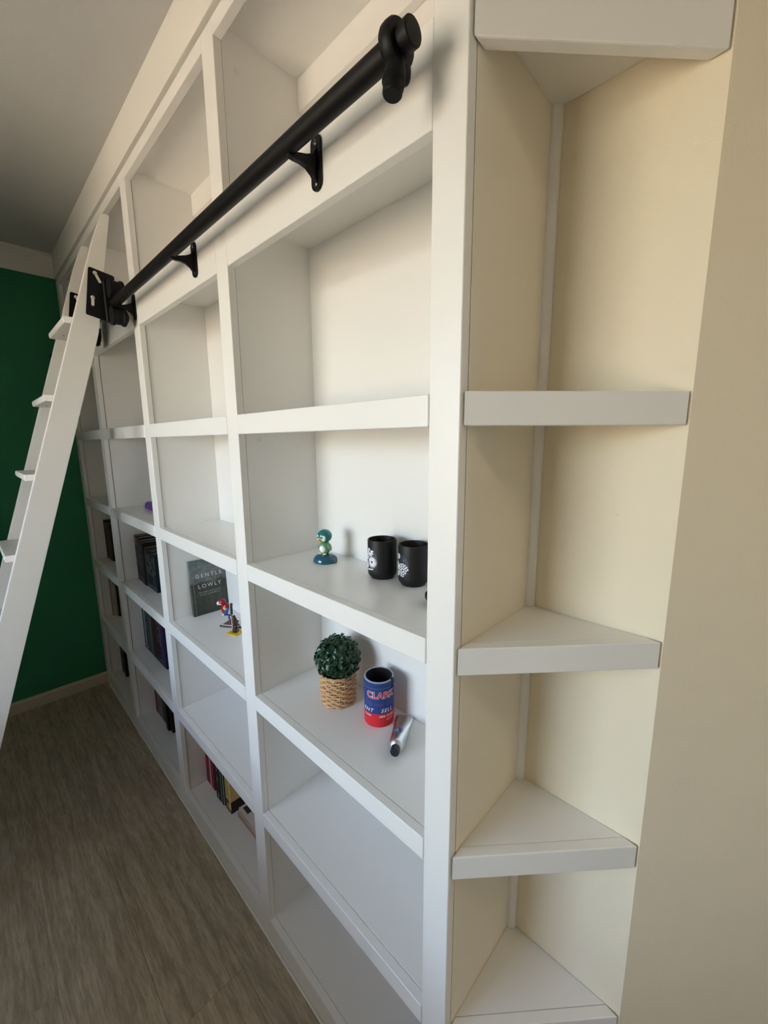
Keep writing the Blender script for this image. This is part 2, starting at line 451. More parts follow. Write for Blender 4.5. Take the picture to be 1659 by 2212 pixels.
for side, xs_ in ((1, -0.012), (-1, -2.492)):
    b = bmesh.new()
    # ring round the pole
    lathe([(RR, -0.009), (0.0215, -0.009), (0.0235, -0.006), (0.0240, 0), (0.0235, 0.006), (0.0215, 0.009), (RR, 0.009)], 28, b, axis_mat((xs_, YR, ZR), (1, 0, 0)))
    # neck to the bumper
    lathe([(0, 0.0), (0.0105, 0.0), (0.0125, 0.010), (0.0130, 0.022), (0.0118, 0.030)], 24, b, axis_mat((xs_, YR - 0.001, ZR - 0.016), (0, -0.12, -1)))
    # rear web
    ellipsoid((xs_ + 0.001 * side, YR + 0.012, ZR - 0.018), 0.007, 0.011, 0.017, 16, 10, b)
    es = smooth_angle(robj('end_stop', b, black))
    smooth_angle(robj('bumper', lathe([(0, 0), (0.0120, 0), (0.0135, 0.001), (0.0135, 0.006), (0.0120, 0.007), (0.0120, 0.018), (0.0105, 0.020), (0, 0.0203)], 28, mat_=axis_mat((xs_, YR - 0.005, 1.9325), (0, -0.12, -1))), rubber, es), 35)
    smooth_angle(robj('end_cap', lathe([(0, 0), (0.0140, 0), (0.0140, 0.016), (0.0147, 0.0162), (0.0147, 0.0225), (0.0137, 0.0238), (0, 0.0242)], 32, mat_=axis_mat((xs_ + side * (0.003 if side > 0 else 0.003), YR, ZR), (side, 0, 0))), black), 35)

# ------------------------------------------------------------------ ladder
XN, XFAR, TH = -1.300, -1.612, 0.022
def yfront(z): return -0.1585 + 0.3045 * (z - 1.94)
WY = 0.0765                               # stile width measured level
ld = thing('library_ladder', 'white wooden library ladder leaning on the black rail', 'ladder', (-1.46, -0.70, ZF))
def lobj(name, bm, m, parent=ld):
    for v in bm.verts: v.co -= Vector((-1.46, -0.70, ZF))
    return obj(name, bm, m, parent)
ztop = 2.243
def stile_poly():
    yb = lambda z: yfront(z) + WY
    p = [(yfront(ZF), ZF), (yb(ZF), ZF), (yb(1.80), 1.80), (yb(1.87) - 0.001, 1.87), (-0.0375, ztop - 0.001)]
    # rounded top front corner
    p += [(-0.046, ztop + 0.002), (-0.056, ztop + 0.0005), (-0.0625, ztop - 0.006), (-0.0665, ztop - 0.016), (yfront(2.15), 2.15)]
    return p
for xr in (XN, XFAR):
    lobj('stile', prism(stile_poly(), 0, xr - TH, xr, 0.0018, seg=2), ladder_white)
for i in range(8):
    zt = 1.910 - 0.2475 * i; zb = zt - 0.020
    yn = yfront(zt) - 0.027; ye = yfront(zb) + WY + 0.0035
    p = [(yn + 0.003, zt), (yn + 0.0006, zt - 0.004), (yn, zt - 0.010), (yn + 0.0006, zt - 0.016), (yn + 0.003, zb), (ye, zb), (ye, zt)]
    t = lobj('tread', prism(p, 0, XFAR, XN - TH, 0.0008), ladder_white)
    lobj('end_face', prism([(yn + 0.0034, zt - 0.0004), (yn + 0.0006, zt - 0.010), (yn + 0.0034, zb + 0.0004), (yfront(zb) - 0.0005, zb + 0.0004), (yfront(zt) - 0.0005, zt - 0.0004)], 0, XN - TH, XN - TH + 0.004, 0.0006), cap_white, t)
    lobj('screw', lathe([(0, 0), (0.0028, 0), (0.0028, 0.0006), (0, 0.0008)], 12, mat_=axis_mat((XFAR + 0.09, yn + 0.03, zb - 0.0001), (0, 0, -1))), black, t)
for xr in (XN, XFAR):
    # slotted plate on the stile, housing, two grooved wheels on the rail
    plate = [(-0.1100, 2.0685), (-0.0475, 2.058), (-0.0430, 2.0545), (-0.058, 1.906), (-0.0890, 1.9125), (-0.1320, 1.9215), (-0.1345, 1.9245), (-0.1140, 2.0655)]
    b = prism(plate, 0, xr, xr + 0.0035, 0.0005)
    box(xr + 0.0035, xr + 0.010, -0.080, -0.030, 1.915, 2.035, 0.003, b)
    rb = lobj('roller_bracket', b, black)
    for zc in (2.0085, 1.9255):
        smooth_angle(lobj('wheel', lathe([(0, -0.024), (0.021, -0.024), (0.029, -0.020), (0.0295, -0.013), (0.026, -0.008), (0.0255, 0.008), (0.0295, 0.013), (0.029, 0.020), (0.021, 0.024), (0.010, 0.030), (0, 0.030)], 28, mat_=axis_mat((xr + 0.027 if xr == XN else xr - TH - 0.031, -0.050, zc), (0, 1, 0))), rubber, rb), 35)
    lobj('housing', box(xr + 0.0036, xr + 0.020, -0.082, -0.060, 1.905, 2.030, 0.003), black, rb)
    for (y0, z0), (y1, z1) in (((-0.0972, 2.0535), (-0.0862, 2.0295)), ((-0.1108, 1.9765), (-0.1130, 1.9545))):
        v = Vector((0, y1 - y0, z1 - z0)).normalized(); n_ = Vector((0, -v.z, v.y)); hw = 0.0042
        pts = []
        for q in range(-90, 91, 18): pts.append(((Vector((0, y1, z1)) + hw * (math.cos(R(q)) * v + math.sin(R(q)) * n_))[1:]))
        for q in range(90, 271, 18): pts.append(((Vector((0, y0, z0)) + hw * (math.cos(R(q)) * v + math.sin(R(q)) * n_))[1:]))
        lobj('slot', prism([tuple(p_) for p_ in pts], 0, xr + 0.0030, xr + 0.0037), ladder_white, rb)
        lobj('screw', lathe([(0, 0.0032), (0.0020, 0.0032), (0.0021, 0.0022), (0.0030, 0.0030), (0.0058, 0.0014), (0.0062, 0)], 16, mat_=axis_mat((xr + 0.0037, y0, z0), (1, 0, 0))), steel, rb)
for xr in (XN, XFAR):
    lobj('foot_wheel', lathe([(0, -0.012), (0.022, -0.012), (0.025, -0.009), (0.025, 0.009), (0.022, 0.012), (0, 0.012)], 24, mat_=axis_mat((xr + 0.015, yfront(ZF + .03) + 0.036, ZF + 0.0255), (0, 1, 0))), rubber)

# ------------------------------------------------------------------ books
def book(x0, t, h, d, y, z, col, title=None, label='', group='', cat='book', band=None, rough=0.5, name='book', round_spine=False):
    """upright book, spine towards the room (-y)"""
    o = thing(name, label, cat, (x0 + t / 2, y, z), 0, group)
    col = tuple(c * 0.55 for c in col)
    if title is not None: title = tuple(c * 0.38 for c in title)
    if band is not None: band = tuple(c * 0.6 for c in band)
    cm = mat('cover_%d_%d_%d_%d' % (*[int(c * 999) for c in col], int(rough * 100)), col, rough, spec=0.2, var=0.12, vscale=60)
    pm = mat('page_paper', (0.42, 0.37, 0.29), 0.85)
    c = 0.0014 if t > 0.012 else 0.0007
    b = bmesh.new()
    if round_spine:
        pts = [(-t / 2, d), (-t / 2, 0.006)] + [(t / 2 * math.sin(R(q)), 0.006 - 0.006 * math.cos(R(q))) for q in range(-75, 76, 25)] + [(t / 2, 0.006), (t / 2, d),
               (t / 2 - c, d)] + [(t / 2 - c, 0.0075), (0, 0.002), (-t / 2 + c, 0.0075), (-t / 2 + c, d)]
        prism(pts, 2, 0, h, 0, b)
    else:
        pts = [(-t / 2, d), (-t / 2, 0.0), (t / 2, 0.0), (t / 2, d), (t / 2 - c, d), (t / 2 - c, c), (-t / 2 + c, c), (-t / 2 + c, d)]
        prism(pts, 2, 0, h, 0.0003, b)
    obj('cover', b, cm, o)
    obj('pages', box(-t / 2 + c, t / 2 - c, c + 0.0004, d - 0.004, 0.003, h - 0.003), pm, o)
    if title is not None:
        tm = mat('spine_print_%d_%d_%d' % tuple(int(q * 255) for q in title), title, 0.5)
        b = bmesh.new(); zz = h * 0.38; w = t * 0.10
        while zz < h * 0.86:
            ln = rng.uniform(0.004, 0.016)
            if rng.random() < 0.8: box(-w, w, -0.00035, -0.0001, zz, zz + ln, 0, b)
            zz += ln + rng.uniform(0.0015, 0.004)
        box(-t * 0.18, t * 0.18, -0.00035, -0.0001, h * 0.05, h * 0.05 + t * 0.36, 0, b)
        obj('spine_print', b, tm, o)['kind'] = 'stuff'
    if band is not None:
        bmn = mat('spine_band_%d_%d_%d' % tuple(int(q * 255) for q in band), band, 0.5)
        b = box(-t / 2 - 0.0002, t / 2 + 0.0002, -0.0003, 0.012, h * 0.80, h * 0.97)
        obj('spine_band', b, bmn, o)
    return o
def row(x, z, y, entries, group, d=0.13):
    for (t, h, col, title, label, extra) in entries:
        kw = dict(extra)
        dy_ = kw.pop('dy', 0.0); dd = kw.pop('d', d)
        book(x, t, h, dd, y + dy_, z, col, title, label, group, **kw)
        x += t + 0.0008
    return x
BLK, WHT = (0.018, 0.017, 0.018), (0.75, 0.75, 0.72)
Z2, Z3, Z4 = SH[1][0], SH[2][0], SH[3][0]
# bay 3, third shelf up
row(-1.8960, Z3, 0.074, [
    (0.034, 0.226, (0.085, 0.040, 0.050), (0.30, 0.18, 0.20), 'thick plum brown book with orange head at the start of the dark row', dict(band=(0.30, 0.11, 0.05))),
    (0.040, 0.222, (0.030, 0.026, 0.032), (0.28, 0.26, 0.27), 'thick charcoal book beside the plum brown one', {}),
    (0.036, 0.214, (0.045, 0.038, 0.040), (0.32, 0.22, 0.16), 'thick dark grey book with reddish spine print in the dark row', dict(dy=-0.003)),
    (0.030, 0.210, (0.022, 0.020, 0.020), None, 'plain black book without spine print in the dark row', dict(dy=-0.005)),
    (0.028, 0.190, (0.060, 0.048, 0.030), (0.35, 0.28, 0.14), 'shorter olive brown book with tan spine print in the dark row', {}),
    (0.022, 0.183, BLK, WHT, 'slim black paperback with white mark, touching the olive brown book', {}),
    (0.022, 0.183, BLK, WHT, 'slim black paperback standing between two others with the same white mark', {}),
    (0.022, 0.183, BLK, WHT, 'slim black paperback with white mark, touching the one with blue print', {}),
    (0.024, 0.180, (0.03, 0.05, 0.06), (0.45, 0.6, 0.62), 'slim black paperback with pale blue print at the end of the dark row', {}),
    (0.024, 0.180, (0.02, 0.03, 0.035), (0.45, 0.6, 0.62), 'slim blue black paperback standing last behind the upright', {}),
], 'dark books in the third bay')
# bay 4, third shelf up
row(-2.4900, Z3, 0.066, [
    (0.032, 0.228, (0.050, 0.022, 0.014), None, 'dark brown book standing first in the narrow end bay', {}),
    (0.022, 0.224, (0.050, 0.030, 0.018), (0.40, 0.28, 0.16), 'brown book with tan picture high on its spine', dict(band=(0.34, 0.23, 0.14))),
    (0.020, 0.222, (0.025, 0.016, 0.012), None, 'near black book between two brown ones in the end bay', {}),
    (0.030, 0.220, (0.20, 0.085, 0.020), (0.05, 0.03, 0.02), 'burnt orange book half hidden by an upright in the end bay', {}),
    (0.030, 0.215, (0.06, 0.035, 0.02), None, 'deep brown book hidden mostly by the upright in the end bay', {}),
], 'brown books in the end bay')
# bay 4, fourth row
row(-2.4900, Z4, 0.056, [
    (0.012, 0.262, (0.62, 0.55, 0.47), None, 'thin dull beige magazine standing first on the end bay shelf', {}),
    (0.010, 0.262, (0.85, 0.80, 0.70), None, 'thin pale magazine beside the dull beige one', dict(dy=0.006)),
    (0.010, 0.262, (0.75, 0.70, 0.62), None, 'thin pale magazine in the middle of the magazine row', dict(dy=0.013)),
    (0.010, 0.258, (0.50, 0.45, 0.38), None, 'thin grey brown magazine beside the black one', dict(dy=0.019)),
    (0.010, 0.256, BLK, None, 'thin black magazine among the pale ones', dict(dy=0.023)),
    (0.030, 0.260, (0.70, 0.62, 0.46), None, 'tan magazine binder beside the black magazine', dict(dy=0.032)),
], 'magazines in the end bay', d=0.13)
# bay 3, fourth row
row(-1.8980, Z4, 0.072, [
    (0.020, 0.262, (0.035, 0.045, 0.16), None, 'navy blue book standing first below the dark row', {}),
    (0.016, 0.262, (0.62, 0.62, 0.64), (0.1, 0.1, 0.3), 'white book between the navy and the dark green one', {}),
    (0.036, 0.264, (0.030, 0.060, 0.050), (0.5, 0.55, 0.5), 'dark green book with pale mark low on the spine', {}),
    (0.034, 0.262, (0.035, 0.105, 0.085), None, 'teal green book in the mixed row', {}),
    (0.030, 0.262, (0.13, 0.15, 0.13), (0.35, 0.08, 0.10), 'grey green book beside the teal one', {}),
    (0.030, 0.255, (0.080, 0.020, 0.022), None, 'maroon book in the mixed row', {}),
    (0.030, 0.255, (0.040, 0.020, 0.014), None, 'very dark brown book beside the maroon one', {}),
    (0.026, 0.255, (0.055, 0.025, 0.018), (0.4, 0.3, 0.2), 'brown book with tan print in the mixed row', {}),
    (0.024, 0.250, (0.025, 0.025, 0.035), WHT, 'black book with white lettering in the mixed row', {}),
    (0.020, 0.250, (0.040, 0.045, 0.18), (0.6, 0.6, 0.7), 'royal blue book beside the white lettered one', {}),
    (0.020, 0.245, (0.14, 0.04, 0.10), None, 'purple book beside the royal blue one', {}),
    (0.022, 0.245, (0.030, 0.035, 0.13), None, 'dark blue book standing last in the mixed row', {}),
], 'mixed books in the third bay')
# bay 4, bottom
row(-2.4850, ZB, 0.070, [
    (0.016, 0.255, (0.30, 0.32, 0.31), None, 'grey book standing first on the bottom of the end bay', {}),
    (0.022, 0.255, (0.10, 0.11, 0.11), (0.4, 0.42, 0.42), 'dark grey book on the bottom of the end bay', {}),
    (0.028, 0.255, (0.028, 0.030, 0.036), (0.5, 0.55, 0.6), 'black book with bluish print on the bottom of the end bay', {}),
    (0.040, 0.245, BLK, WHT, 'thick black book with white mark on the bottom of the end bay', dict(dy=-0.004)),
], 'books at the bottom of the end bay')
# bay 3, bottom
row(-1.8930, ZB, 0.088, [
    (0.034, 0.245, (0.30, 0.035, 0.045), None, 'red book standing first on the bottom of the third bay', {}),
    (0.020, 0.245, (0.34, 0.32, 0.31), None, 'grey book beside the red one at the bottom', {}),
    (0.018, 0.245, (0.22, 0.20, 0.19), None, 'dark grey book beside the pale grey ones at the bottom', {}),
    (0.024, 0.245, (0.40, 0.38, 0.36), (0.2, 0.2, 0.2), 'pale grey book in the bottom row of the third bay', {}),
    (0.030, 0.242, (0.17, 0.15, 0.08), (0.4, 0.36, 0.2), 'olive book in the bottom row of the third bay', {}),
    (0.030, 0.242, (0.12, 0.10, 0.05), None, 'dark olive book beside the olive one', {}),
    (0.026, 0.240, (0.15, 0.12, 0.05), None, 'mustard brown book before the black one', {}),
    (0.030, 0.240, BLK, None, 'black book standing last at the bottom of the third bay', dict(dy=-0.010)),
    (0.030, 0.240, (0.05, 0.04, 0.03), None, 'near black book behind the upright at the bottom', {}),
], 'books at the bottom of the third bay')
# bay 2, bottom
row(-1.2385 + 0.004, ZB, 0.086, [
    (0.034, 0.225, (0.42, 0.018, 0.055), None, 'crimson book standing first at the bottom of the second bay', {}),
    (0.013, 0.225, (0.70, 0.64, 0.60), None, 'thin white book between the crimson and the red one', {}),
    (0.028, 0.200, (0.40, 0.030, 0.060), None, 'red book with dark top beside the thin white one', dict(band=(0.10, 0.06, 0.02), dy=0.0)),
    (0.013, 0.200, (0.040, 0.034, 0.016), (0.45, 0.38, 0.2), 'thin dark olive book with tan line on its spine', dict(dy=0.004)),
    (0.014, 0.200, (0.022, 0.018, 0.012), (0.30, 0.24, 0.1), 'thin black brown book before the patterned one', {}),
    (0.038, 0.205, (0.016, 0.015, 0.015), (0.62, 0.52, 0.30), 'black book with tan and white pattern on its spine', dict(dy=-0.006)),
    (0.030, 0.200, (0.020, 0.085, 0.085), None, 'teal book with rounded spine beside a yellow one', dict(round_spine=True, dy=-0.006)),
], 'books at the bottom of the second bay')
# yellow boxed book with dark foot
yx = -1.2385 + 0.004 + 0.170 + 7 * 0.0008 + 0.001
yb_ = thing('book', 'thick yellow book with dark brown foot and stripes at the bottom', 'book', (yx + 0.030, 0.084, ZB), 0, 'books at the bottom of the second bay')
ym = mat('yellow_cover', (0.66, 0.50, 0.17), 0.5, var=0.08, vscale=40); ydk = mat('brown_print', (0.045, 0.022, 0.015), 0.5)
obj('cover', prism([(-0.022, 0.13), (-0.022, 0), (0.022, 0), (0.022, 0.13), (0.0206, 0.13), (0.0206, 0.0014), (-0.0206, 0.0014), (-0.0206, 0.13)], 2, 0, 0.21, 0.0003), ym, yb_)
obj('pages', box(-0.0206, 0.0206, 0.002, 0.126, 0.003, 0.207), mat('page_paper', (0.42, 0.37, 0.29), 0.85), yb_)
b = box(-0.0224, 0.0224, -0.0004, 0.132, -0.0000, 0.012); box(-0.0224, -0.010, -0.0004, 0.0, 0.012, 0.045, 0, b); box(0.0, 0.003, -0.0005, 0, 0.01, 0.2, 0, b)
box(-0.020, 0.006, -0.0005, 0, 0.034, 0.048, 0, b); box(0.022, 0.0226, 0.0, 0.132, 0.0, 0.05, 0, b); box(-0.014, -0.011, -0.0005, 0, 0.06, 0.2, 0, b)
obj('printed_foot', b, ydk, yb_)
# flat lying books beside it
def flat_book(x0, x1, y0, y1, z, t, col, label, band=None):
    o = thing('book', label, 'book', ((x0 + x1) / 2, (y0 + y1) / 2, z), R(rng.uniform(-1.5, 1.5)), 'books lying at the bottom of the second bay')
    w, d = (x1 - x0) / 2, (y1 - y0) / 2
    b = box(-w, w, -d, d, 0, 0.0012, 0.0003); box(-w, w, -d, d, t - 0.0012, t, 0.0003, b); box(-w, w, d - 0.0012, d, 0.0012, t - 0.0012, 0, b)
    obj('cover', b, mat('flat_%d_%d_%d' % tuple(int(q * 255) for q in col), col, 0.45), o)
    obj('pages', box(-w + 0.003, w - 0.003, -d + 0.003, d - 0.0014, 0.0014, t - 0.0014), mat('page_paper', (0.42, 0.37, 0.29), 0.85), o)
    if band:
        obj('cover_print', box(-w + 0.012, -w + 0.05, -d + 0.012, -d + 0.030, t, t + 0.0003), mat('dark_print', (0.04, 0.035, 0.04), 0.5), o)
    return o
flat_book(-0.985, -0.77, 0.098, 0.222, ZB, 0.013, (0.55, 0.33, 0.20), 'tan book lying flat under the pinkish white one')
flat_book(-0.980, -0.78, 0.100, 0.222, ZB + 0.0135, 0.020, (0.68, 0.58, 0.55), 'pinkish white book with dark print lying flat on the tan one', True)

# ------------------------------------------------------------------ hardback leaning face-out in bay 2
def cover_material():
    M = bpy.data.materials.new('misty_hills_cover'); M.use_nodes = True
    nt = M.node_tree; b = nt.nodes['Principled BSDF']; b.inputs['Roughness'].default_value = 0.35
    tc = nt.nodes.new('ShaderNodeTexCoord'); sp = nt.nodes.new('ShaderNodeSeparateXYZ')
    n = nt.nodes.new('ShaderNodeTexNoise'); n.inputs['Scale'].default_value = 22; n.inputs['Detail'].default_value = 6
    nt.links.new(tc.outputs['Object'], sp.inputs[0]); nt.links.new(tc.outputs['Object'], n.inputs['Vector'])
    ma = nt.nodes.new('ShaderNodeMath'); ma.operation = 'MULTIPLY_ADD'; ma.inputs[1].default_value = 0.05; ma.inputs[2].default_value = -0.025
    ad = nt.nodes.new('ShaderNodeMath'); ad.operation = 'ADD'
    dv = nt.nodes.new('ShaderNodeMath'); dv.operation = 'DIVIDE'; dv.inputs[1].default_value = 0.222
    nt.links.new(n.outputs['Fac'], ma.inputs[0]); nt.links.new(sp.outputs['Z'], ad.inputs[0]); nt.links.new(ma.outputs[0], ad.inputs[1])
    nt.links.new(ad.outputs[0], dv.inputs[0])
    rp = nt.nodes.new('ShaderNodeValToRGB'); cr = rp.color_ramp
    cr.elements[0].position = 0.0; cr.elements[0].color = (0.030, 0.034, 0.026, 1)
    cr.elements[1].position = 1.0; cr.elements[1].color = (0.10, 0.15, 0.145, 1)
    for p_, c_ in ((0.30, (0.050, 0.055, 0.036)), (0.55, (0.030, 0.036, 0.030)), (0.60, (0.12, 0.13, 0.12)), (0.78, (0.17, 0.19, 0.185))):
        e = cr.elements.new(p_); e.color = (*c_, 1)
    nt.links.new(dv.outputs[0], rp.inputs[0])
    n3 = nt.nodes.new('ShaderNodeTexNoise'); n3.inputs['Scale'].default_value = 60; n3.inputs['Detail'].default_value = 5
    nt.links.new(tc.outputs['Object'], n3.inputs['Vector'])
    r3 = nt.nodes.new('ShaderNodeValToRGB'); r3.color_ramp.elements[0].color = (0.45, 0.45, 0.45, 1); r3.color_ramp.elements[1].color = (1.35, 1.35, 1.35, 1)
    r3.color_ramp.elements[0].position = 0.3; r3.color_ramp.elements[1].position = 0.75
    nt.links.new(n3.outputs['Fac'], r3.inputs[0])
    mx = nt.nodes.new('ShaderNodeMix'); mx.data_type = 'RGBA'; mx.blend_type = 'MULTIPLY'; mx.inputs['Factor'].default_value = 0.7
    nt.links.new(rp.outputs[0], mx.inputs['A']); nt.links.new(r3.outputs[0], mx.inputs['B'])
    nt.links.new(mx.outputs['Result'], b.inputs['Base Color'])
    return M
gl = thing('book', 'hardback with misty hill cover leaning face-out against the bay side', 'book', (-1.2150, 0.086, Z3 + 0.0003))
gl.rotation_euler = (0, R(-4.6), 0)
BW, BH, BT = 0.139, 0.222, 0.019
cmat = cover_material()
b = prism([(0, 0.0012), (0, BW), (-0.0016, BW), (-0.0016, 0.0024), (-BT + 0.0016, 0.0024), (-BT + 0.0016, BW), (-BT, BW), (-BT, 0.0012), (-BT + 0.002, 0), (-0.002, 0)], 2, 0, BH, 0.0004)
for v in b.verts: pass
obj('cover', b, cmat, gl)
obj('pages', box(-BT + 0.0018, -0.0018, 0.003, BW - 0.004, 0.003, BH - 0.003), mat('page_paper', (0.42, 0.37, 0.29), 0.85), gl)
obj('hinge_line', box(-0.0001, 0.0002, 0.0085, 0.0105, 0.002, BH - 0.002), mat('pale_hinge', (0.16, 0.19, 0.18), 0.4), gl)
cream_ink = mat('pale_ink', (0.72, 0.72, 0.66), 0.5); dim_ink = mat('dim_ink', (0.36, 0.37, 0.34), 0.5)
def cover_text(s, size, yc, zc, m, spacing=1.0, offset=0.0):
    b = text_bm(s, size, offset, spacing)
    for v in b.verts: v.co = Vector((0.0003, yc + v.co.x, zc + v.co.y))
    obj('cover_lettering', b, m, gl)
cover_text('GENTLE', 0.0215, 0.072, 0.1495, cream_ink, 1.50)
cover_text('and', 0.0105, 0.071, 0.1345, dim_ink, 1.1)
cover_text('LOWLY', 0.0215, 0.072, 0.1075, cream_ink, 1.42)
cover_text('The Heart of Christ for', 0.0088, 0.071, 0.0870, dim_ink, 1.05)
cover_text('Sinners and Sufferers', 0.0088, 0.071, 0.0775, dim_ink, 1.05)
cover_text('DANE ORTLUND', 0.0080, 0.071, 0.1900, dim_ink, 1.3)

# ------------------------------------------------------------------ toy parrot on a perch, bay 2
red_p = mat('toy_red', (0.36, 0.010, 0.022), 0.25); blue_p = mat('toy_blue', (0.02, 0.09, 0.30), 0.25); yel_p = mat('toy_yellow', (0.75, 0.50, 0.02), 0.25)
wht_p = mat('toy_white', (0.85, 0.84, 0.82), 0.3); brn_p = mat('toy_brown', (0.045, 0.018, 0.009), 0.3); tan_p = mat('toy_tan', (0.62, 0.50, 0.36), 0.35)
blk_p = mat('toy_black', (0.012, 0.011, 0.012), 0.3); pur_p = mat('toy_purple', (0.10, 0.06, 0.22), 0.3); dgr_p = mat('toy_dark_green', (0.03, 0.045, 0.025), 0.4)
px_, py_ = -0.972, 0.134
pa_ = thing('toy_parrot', 'small red toy parrot perched on a brown trunk over a yellow base', 'toy', (px_, py_, Z3), R(20))
b = box(-0.024, 0.024, -0.020, 0.020, 0, 0.0032, 0.0004)
base = obj('base_plate', b, yel_p, pa_)
b = bmesh.new()
for i in range(6):
    for j in range(5):
        lathe([(0, 0.0048), (0.0022, 0.0048), (0.0024, 0.0045), (0.0024, 0.0032)], 8, b, Matrix.Translation((-0.020 + i * 0.008, -0.016 + j * 0.008, 0)))
obj('stud', b, yel_p, base)['kind'] = 'stuff'
b = tube([(-0.002, 0.002, 0.003), (-0.001, 0.002, 0.018), (0.003, 0.001, 0.034), (0.001, 0.0, 0.052), (-0.004, 0.0, 0.066)], [0.0105, 0.0085, 0.0095, 0.0080, 0.0060], 10)
for (a0, zz, s_) in ((0.3, 0.046, 0.008), (-0.5, 0.030, 0.007), (0.1, 0.014, 0.009)): ellipsoid((0.010 * math.cos(a0), 0.010 * math.sin(a0), zz), s_, 0.005, 0.0045, 10, 8, b)
smooth_angle(obj('trunk', b, brn_p, pa_), 50)
obj('post', box(-0.0125, -0.0085, -0.002, 0.003, 0.003, 0.072, 0.0006), tan_p, pa_)
b = tube([(-0.0105, 0.0005, 0.070), (-0.0100, 0.0005, 0.105)], 0.0042, 12)
ellipsoid((-0.0098, 0.0005, 0.106), 0.0052, 0.0052, 0.006, 12, 8, b)
smooth_angle(obj('pole', b, dgr_p, pa_), 40)
smooth_angle(obj('perch', tube([(-0.010, 0, 0.066), (-0.036, -0.004, 0.066)], 0.0028, 10), brn_p, pa_))
before_ = set(pa_.children)
body = obj('body', ellipsoid((-0.026, -0.003, 0.083), 0.0095, 0.0085, 0.0165, 18, 12, rot=Matrix.Rotation(R(24), 3, 'Y')), red_p, pa_, True)
head = obj('head', ellipsoid((-0.034, -0.004, 0.0995), 0.0095, 0.0085, 0.0085, 18, 12), red_p, pa_, True)
obj('face_patch', ellipsoid((-0.0365, -0.0065, 0.0975), 0.0078, 0.0068, 0.0055, 14, 10), wht_p, head, True)
b = tube([(-0.042, -0.007, 0.0985), (-0.0455, -0.008, 0.0955), (-0.0465, -0.0082, 0.0900)], [0.0040, 0.0030, 0.0008], 10)
obj('beak', b, wht_p, head, True)
obj('beak', tube([(-0.041, -0.007, 0.0930), (-0.0430, -0.0075, 0.0905)], [0.0028, 0.0012], 8), blk_p, head, True)
obj('eye', ellipsoid((-0.0352, -0.0131, 0.0992), 0.0016, 0.0010, 0.0014, 8, 6), blk_p, head, True)
obj('wing', ellipsoid((-0.0185, -0.0085, 0.078), 0.0058, 0.0040, 0.0135, 14, 10, rot=Matrix.Rotation(R(30), 3, 'Y')), blue_p, pa_, True)
obj('wing_band', ellipsoid((-0.0205, -0.0095, 0.0865), 0.0062, 0.0040, 0.0036, 14, 10, rot=Matrix.Rotation(R(30), 3, 'Y')), yel_p, pa_, True)
obj('tail', box(-0.0170, -0.0115, -0.0055, -0.0025, 0.056, 0.070, 0.0008), pur_p, pa_)
for yy in (-0.007, 0.001): obj('foot', ellipsoid((-0.0295, yy, 0.0685), 0.0030, 0.0026, 0.0030, 10, 8), wht_p, pa_, True)

for part in [c for c in pa_.children if c not in before_]:
    for pc_ in [part] + list(part.children):
        for v in pc_.data.vertices: v.co = Vector((-0.014, -0.003, 0.068)) + (v.co - Vector((-0.012, -0.002, 0.068))) * 1.42

ea = thing('small_easel', 'dark brown triangular easel with black foot bar behind the toy parrot', 'stand', (-1.026, 0.146, Z3), R(33))
obj('foot_bar', box(-0.046, 0.046, -0.003, 0.004, 0, 0.0055, 0.0006), blk_p, ea)
obj('ledge', box(-0.040, 0.030, -0.002, 0.006, 0.0055, 0.009, 0.0004), tan_p, ea)
obj('triangle_panel', prism([(-0.036, 0.009), (0.034, 0.009), (0.012, 0.034), (0.004, 0.036)], 1, 0.0, 0.004, 0.0005), brn_p, ea)

# ------------------------------------------------------------------ purple case, bay 3
pc = thing('pencil_case', 'purple rounded case lying on the white shelf of the third bay', 'case', (-1.70, 0.135, Z2))
b = box(-0.085, 0.085, -0.032, 0.032, 0, 0.033, 0.010, seg=4)
for v in b.verts:
    if v.co.z > 0.02: v.co.x *= 0.94; v.co.y *= 0.9
obj('body', b, mat('purple_fabric', (0.14, 0.035, 0.26), 0.6, bump=0.2, bscale=400), pc, True)
obj('zip', box(-0.081, 0.081, -0.0306, -0.0296, 0.021, 0.0235), mat('purple_zip', (0.08, 0.02, 0.16), 0.5), pc)

# ------------------------------------------------------------------ penguin nodder, bay 1
pg = thing('penguin_figurine', 'green plastic penguin nodder on a dark teal solar base', 'figurine', (-0.4545, 0.1535, Z2), R(12))
pg.scale = (1.08, 1.08, 1.04)
teal_d = mat('base_teal', (0.004, 0.085, 0.135), 0.18, coat=0.4); teal_g = mat('penguin_teal', (0.006, 0.175, 0.145), 0.22, coat=0.3)
grn = mat('penguin_green', (0.125, 0.30, 0.16), 0.25, coat=0.3); gw = mat('penguin_white', (0.86, 0.86, 0.82), 0.25, coat=0.3); gy = mat('penguin_yellow', (0.62, 0.45, 0.10), 0.3)
pale_y = mat('penguin_pale_yellow', (0.78, 0.72, 0.48), 0.3); eyek = mat('penguin_eye', (0.01, 0.012, 0.03), 0.15)
b = lathe([(0, 0), (0.0295, 0), (0.0303, 0.003), (0.0290, 0.009), (0.0252, 0.0150), (0.0180, 0.0195), (0.008, 0.0212), (0, 0.0214)], 40)
for v in b.verts: v.co.y *= 0.92
obj('base', b, teal_d, pg, True)
q = Matrix.Rotation(R(38), 4, 'X')
b = box(-0.0085, 0.0085, -0.0048, 0.0048, -0.0006, 0.0010, 0.0006); b.transform(Matrix.Translation((0.001, -0.0165, 0.0165)) @ q)
obj('solar_panel', b, mat('solar_cell', (0.012, 0.013, 0.016), 0.2), pg)
